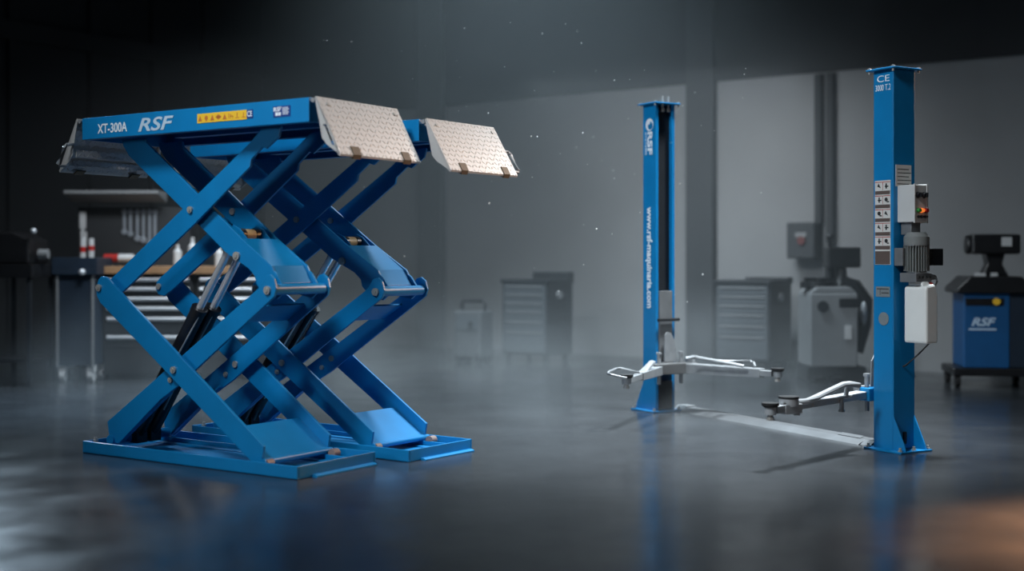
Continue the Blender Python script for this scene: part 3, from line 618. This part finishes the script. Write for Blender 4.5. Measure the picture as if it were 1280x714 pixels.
# ------------------------------------------------------------------ background: middle and right
def tool_cabinet(px0, Yc, pyt, wf, ws, label, hl):
    fx = (px0-640)/F*Yc
    t = thing('tool_cabinet', label, 'cabinet', (fx, Yc, 0), -.59, 'grey tool cabinets by the back wall')
    H = CH-(pyt-YH)/F*Yc
    MB().box((0, .02, .10), (wf, ws, H-.05)).box((.03, .05, .0), (.09, .11, .10)).box((wf-.09, .05, .0), (wf-.03, .11, .10)).box((.03, ws-.1, .0), (.09, ws-.04, .10)).box((wf-.09, ws-.1, 0), (wf-.03, ws-.04, .1)).build('carcass', 'cab', t, .006)
    MB().box((-.015, -.01, H-.05), (wf+.015, ws+.01, H)).box((wf*.25, ws*.75, H), (wf+.015, ws+.01, H+hl)).build('top', 'cab', t, .006)
    z = H-.07; hs = [.10, .10, .10, .12, .12, .26]; hs = [v*(H-.2)/.80 for v in hs]
    for v in hs:
        dr = MB().box((.03, 0, z-v+.006), (wf-.03, .02, z)).build('drawer', 'cabfront', t, .004)
        MB().box((.07, -.012, z-.028), (wf-.07, 0, z-.014)).build('handle', 'greybody', dr)
        z -= v
    MB().cyl((wf, ws*.45, H-.20), (wf+.03, ws*.45, H-.20), .05).build('round_badge', 'greybody', t)
    return t
tool_cabinet(627, 16.3, 349, .68, .62, 'tall grey tool cabinet with drawers in the mist behind the middle of the hall', .09)
tool_cabinet(893, 15.2, 350, .70, .66, 'wide grey tool cabinet with drawers right of the farther lift post', .03)
kk = 16.2/F
t = thing('welding_machine', 'small grey machine with a top handle left of the misty tool cabinet', 'machine', ((592-640)*kk, 16.2, 0), -.5)
MB().box((-.20, -.16, .08), (.20, .16, .66)).build('housing', 'dimgrey', t, .02)
MB().tube([(-.16, 0, .64), (-.17, 0, .74), (-.14, 0, .78), (.14, 0, .78), (.17, 0, .74), (.16, 0, .64)], .022).build('handle', 'black', t)
MB().box((-.15, -.172, .42), (.15, -.16, .60)).build('front_panel', 'cabfront', t); MB().cyl((.06, -.172, .50), (.06, -.20, .50), .03).build('dial', 'black', t)
for x in (-.15, .15): MB().cyl((x-.025, -.10, .08), (x+.025, -.10, .08), .08).build('wheel', 'rubber', t)
for x in (-.15, .15): MB().cyl((x-.025, .10, .08), (x+.025, .10, .08), .08).build('wheel', 'rubber', t)
# tyre changer
Yt = 13.9; kt = Yt/F
Xt = lambda px: (px-1035)*kt
t = thing('tyre_changer', 'grey tyre changer with black column and arm, between the cabinet and the nearer post', 'garage machine', ((1035-640)*kt, Yt, 0), 0)
Zt = lambda py: CH-(py-YH)*kt
MB().box((Xt(1005), -.30, .16), (Xt(1063), .30, Zt(366))).prism([(Xt(1005), Zt(366)), (Xt(1063), Zt(366)), (Xt(1055), Zt(358)), (Xt(1013), Zt(358))], -.28, .28).build('cabinet', 'greybody', t, .015)
MB().box((Xt(1003), -.25, 0), (Xt(1075), .30, .16)).build('plinth', 'cab', t, .01)
MB().cyl((Xt(1022), -.05, Zt(360)), (Xt(1022), -.05, Zt(352)), .20, n=28).box((Xt(1004), -.09, Zt(352)), (Xt(1040), -.01, Zt(347))).box((Xt(1022)-.04, -.24, Zt(352)), (Xt(1022)+.04, .14, Zt(347))).build('turntable', 'black', t, .006)
MB().box((Xt(1040), .18, .5), (Xt(1060), .34, Zt(330))).build('column', 'cab', t, .01)
MB().cyl((Xt(1040), .1, Zt(345)), (Xt(1040), .1, Zt(296)), .022).ball((Xt(1040), .1, Zt(296)), .04).build('post_rod', 'black', t)
MB().box((Xt(1034), -.02, Zt(335)), (Xt(1076), .22, Zt(309))).build('head', 'black', t, .02)
MB().tube([(Xt(1053), .1, Zt(335)), (Xt(1053), .05, Zt(350)), (Xt(1045), -.05, Zt(372))], .07).tube([(Xt(1050), .05, Zt(352)), (Xt(1070), .02, Zt(358)), (Xt(1082), 0, Zt(376)), (Xt(1080), 0, Zt(405)), (Xt(1070), 0, Zt(440))], .08).build('swing_arm', 'black', t)
MB().box((Xt(1040), -.32, Zt(383)), (Xt(1066), -.05, Zt(372))).build('control_ledge', 'black', t, .01)
MB().ball((Xt(1078), -.06, Zt(392)), .06, (.6, .6, 2.2)).build('hose_reel', 'handle', t)
MB().cyl((Xt(1020), -.305, Zt(382)), (Xt(1020), -.32, Zt(382)), .06).build('dial', 'cab', t); MB().box((Xt(1047), -.312, Zt(422)), (Xt(1055), -.30, Zt(405))).build('sticker', 'offwhite', t)
MB().box((Xt(1008), -.40, .02), (Xt(1022), -.24, .06)).box((Xt(1030), -.40, .02), (Xt(1044), -.24, .06)).build('pedal', 'black', t, .005)
# wall conduits and the breaker box hung on the wall
def on_wall(px, off):                      # point of the back wall seen in column px
    a = (px-640)/F; s = (WP.x-a*WP.y)/(a*LW.y-LW.x); return WP+LW*s-NW*off
for px, zb, lb in ((1026, 1.75, 'conduit pipe running down the right wall into the breaker box'), (1041, 1.5, 'conduit pipe running down the right wall beside the breaker box pipe')):
    p = on_wall(px, .06)
    tag(MB().cyl((p.x, p.y, zb), (p.x, p.y, 3.56), .055).build('conduit_pipe', 'pillar'), lb, 'pipe', 'wall conduits')
p = on_wall(1012, .16); ks = p.y/F
t = thing('breaker_box', 'grey wall box with a red switch hanging on the right wall', 'electrical box', (p.x, p.y, CH-(303-YH)*ks), -ANG)
MB().box((-.18, -.13, -.20), (.18, .15, .24)).build('enclosure', 'pillar', t, .02)
MB().cyl((.02, -.13, .02), (.02, -.16, .02), .05).build('rotary_switch', 'dimred', t); MB().box((-.06, -.145, .06), (.08, -.13, .12)).build('name_plate', 'greybody', t)
# blue wheel balancer cart
Yw = 13.3; kw = Yw/F
t = thing('wheel_balancer', 'blue and black wheel balancer cart with white lettering by the right edge', 'garage machine', ((1236-640)*kw, Yw, 0), -.15)
Xw = lambda px: (px-1236)*kw
Zw = lambda py: CH-(py-YH)*kw
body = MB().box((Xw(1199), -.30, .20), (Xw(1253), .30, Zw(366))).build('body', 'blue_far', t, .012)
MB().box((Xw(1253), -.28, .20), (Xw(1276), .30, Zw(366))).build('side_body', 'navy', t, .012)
MB().box((Xw(1201), -.308, Zw(381)), (Xw(1246), -.30, Zw(372))).build('dark_band', 'black', body)
MB().cyl((Xw(1237), -.308, Zw(376)), (Xw(1237), -.335, Zw(376)), .036).build('knob', 'yellow', body, label='yellow knob')
text_part('brand_lettering', 'RSF', 'silver', body, (Xw(1208), -.301, Zw(406)), (1, 0, 0), (0, 0, 1), .085, .24, .03, .3)
MB().box((Xw(1205), -.303, Zw(411)), (Xw(1237), -.30, Zw(409))).build('lettering_rule', 'silver', body)
MB().prism([(Xw(1190), Zw(366)), (Xw(1279), Zw(366)), (Xw(1279), Zw(358)), (Xw(1265), Zw(345)), (Xw(1205), Zw(345)), (Xw(1190), Zw(360))], -.36, .34).build('hood', 'black', t, .015)
MB().box((Xw(1214), -.25, Zw(345)), (Xw(1226), -.20, Zw(341))).box((Xw(1233), -.25, Zw(345)), (Xw(1240), -.2, Zw(341))).build('small_parts', 'offwhite', t)
MB().prism([(Xw(1225), Zw(345)), (Xw(1258), Zw(345)), (Xw(1250), Zw(330)), (Xw(1254), Zw(316)), (Xw(1230), Zw(316)), (Xw(1233), Zw(330))], -.08, .12).build('neck', 'black', t, .01)
hd = MB().box((Xw(1212), -.16, Zw(318)), (Xw(1270), .14, Zw(293))).cyl((Xw(1207), -.01, Zw(306)), (Xw(1216), -.01, Zw(306)), .10).build('head', 'black', t, .025)
MB().box((Xw(1247), -.172, Zw(308)), (Xw(1259), -.16, Zw(297))).build('head_sticker', 'offwhite', hd)
MB().cyl((Xw(1278), -.1, Zw(390)), (Xw(1292), -.1, Zw(390)), .20, n=28).build('wheel_guard', 'black', t)
MB().box((Xw(1186), -.36, .12), (Xw(1283), .34, .20)).build('chassis', 'black', t, .01)
for x in (1192, 1275):
    for y in (-.28, .26): MB().cyl((Xw(x)-.025, y, .065), (Xw(x)+.025, y, .065), .065).box((Xw(x)-.03, y-.03, .06), (Xw(x)+.03, y+.03, .13)).build('caster', 'rubber', t)

# ------------------------------------------------------------------ airborne dust and mist
b = MB()
for i in range(95):
    px = random.gauss(650, 150); py = random.uniform(20, 380); Y = random.uniform(7, 13)
    p = at(px, py, Y); bmesh.ops.create_icosphere(b.bm, subdivisions=1, radius=random.choice((.002, .003, .003, .004, .006)), matrix=Matrix.Translation(p))
o = b.build('dust', 'dust'); o['label'] = 'fine pale dust specks drifting in the air'; o['category'] = 'dust'; o['kind'] = 'stuff'

Q1, Q2 = WP+LW*8.2-NW*.35, WP-LW*3.3-NW*.35                        # inside the back wall
Q0 = Q1-NW*7.0; Q3 = Q2-NW*3.6
FOOT = [(v.x, v.y) for v in (Q0, Q1, Q2, Q3)]
def volume(name, a, c, dens, col, mist=None, foot=None):
    m = bpy.data.materials.new(name+'_volume'); m.use_nodes = True; nt = m.node_tree; nt.nodes.clear(); L = nt.links.new
    out = nt.nodes.new('ShaderNodeOutputMaterial'); vs = nt.nodes.new('ShaderNodeVolumeScatter')
    vs.inputs['Color'].default_value = (*col, 1); vs.inputs['Density'].default_value = dens; vs.inputs['Anisotropy'].default_value = .1
    L(vs.outputs[0], out.inputs['Volume'])
    if mist:
        tc = nt.nodes.new('ShaderNodeTexCoord'); n = nt.nodes.new('ShaderNodeTexNoise'); n.inputs['Scale'].default_value = .9; n.inputs['Detail'].default_value = 4
        sx = nt.nodes.new('ShaderNodeSeparateXYZ'); L(tc.outputs['Object'], sx.inputs[0]); L(tc.outputs['Object'], n.inputs['Vector'])
        mr = nt.nodes.new('ShaderNodeMapRange'); mr.inputs['From Min'].default_value = .42; mr.inputs['From Max'].default_value = .70; L(n.outputs['Fac'], mr.inputs['Value'])
        mz = nt.nodes.new('ShaderNodeMapRange'); mz.inputs['From Min'].default_value = mist; mz.inputs['From Max'].default_value = 0.0; L(sx.outputs['Z'], mz.inputs['Value'])
        pw = nt.nodes.new('ShaderNodeMath'); pw.operation = 'POWER'; pw.inputs[1].default_value = 1.6; L(mz.outputs[0], pw.inputs[0])
        mu = nt.nodes.new('ShaderNodeMath'); mu.operation = 'MULTIPLY'; L(mr.outputs[0], mu.inputs[0]); L(pw.outputs[0], mu.inputs[1])
        mu2 = nt.nodes.new('ShaderNodeMath'); mu2.operation = 'MULTIPLY'; mu2.inputs[1].default_value = dens; L(mu.outputs[0], mu2.inputs[0]); L(mu2.outputs[0], vs.inputs['Density'])
    M[name] = m
    pts = [Vector((x, y, a[2])) for x, y in foot]
    o = MB().extr(pts, (0, 0, c-a[2])).build(name, name, smooth=False); o['kind'] = 'stuff'; return o
o = volume('haze', (0, 0, .002), 9.9, .023, (.86, .95, 1.0), foot=FOOT); o['label'] = 'thin grey haze filling the back of the hall'; o['category'] = 'haze'
MF = [(v.x, v.y) for v in (WP+LW*7.6-NW*9.5, WP+LW*7.6-NW*.4, WP-LW*3.2-NW*.4, WP-LW*3.0-NW*6.4)]
o = volume('mist', (0, 0, .003), 1.25, .17, (.88, .95, 1.0), mist=1.15, foot=MF); o['label'] = 'patchy pale mist drifting low over the floor behind the lifts'; o['category'] = 'mist'
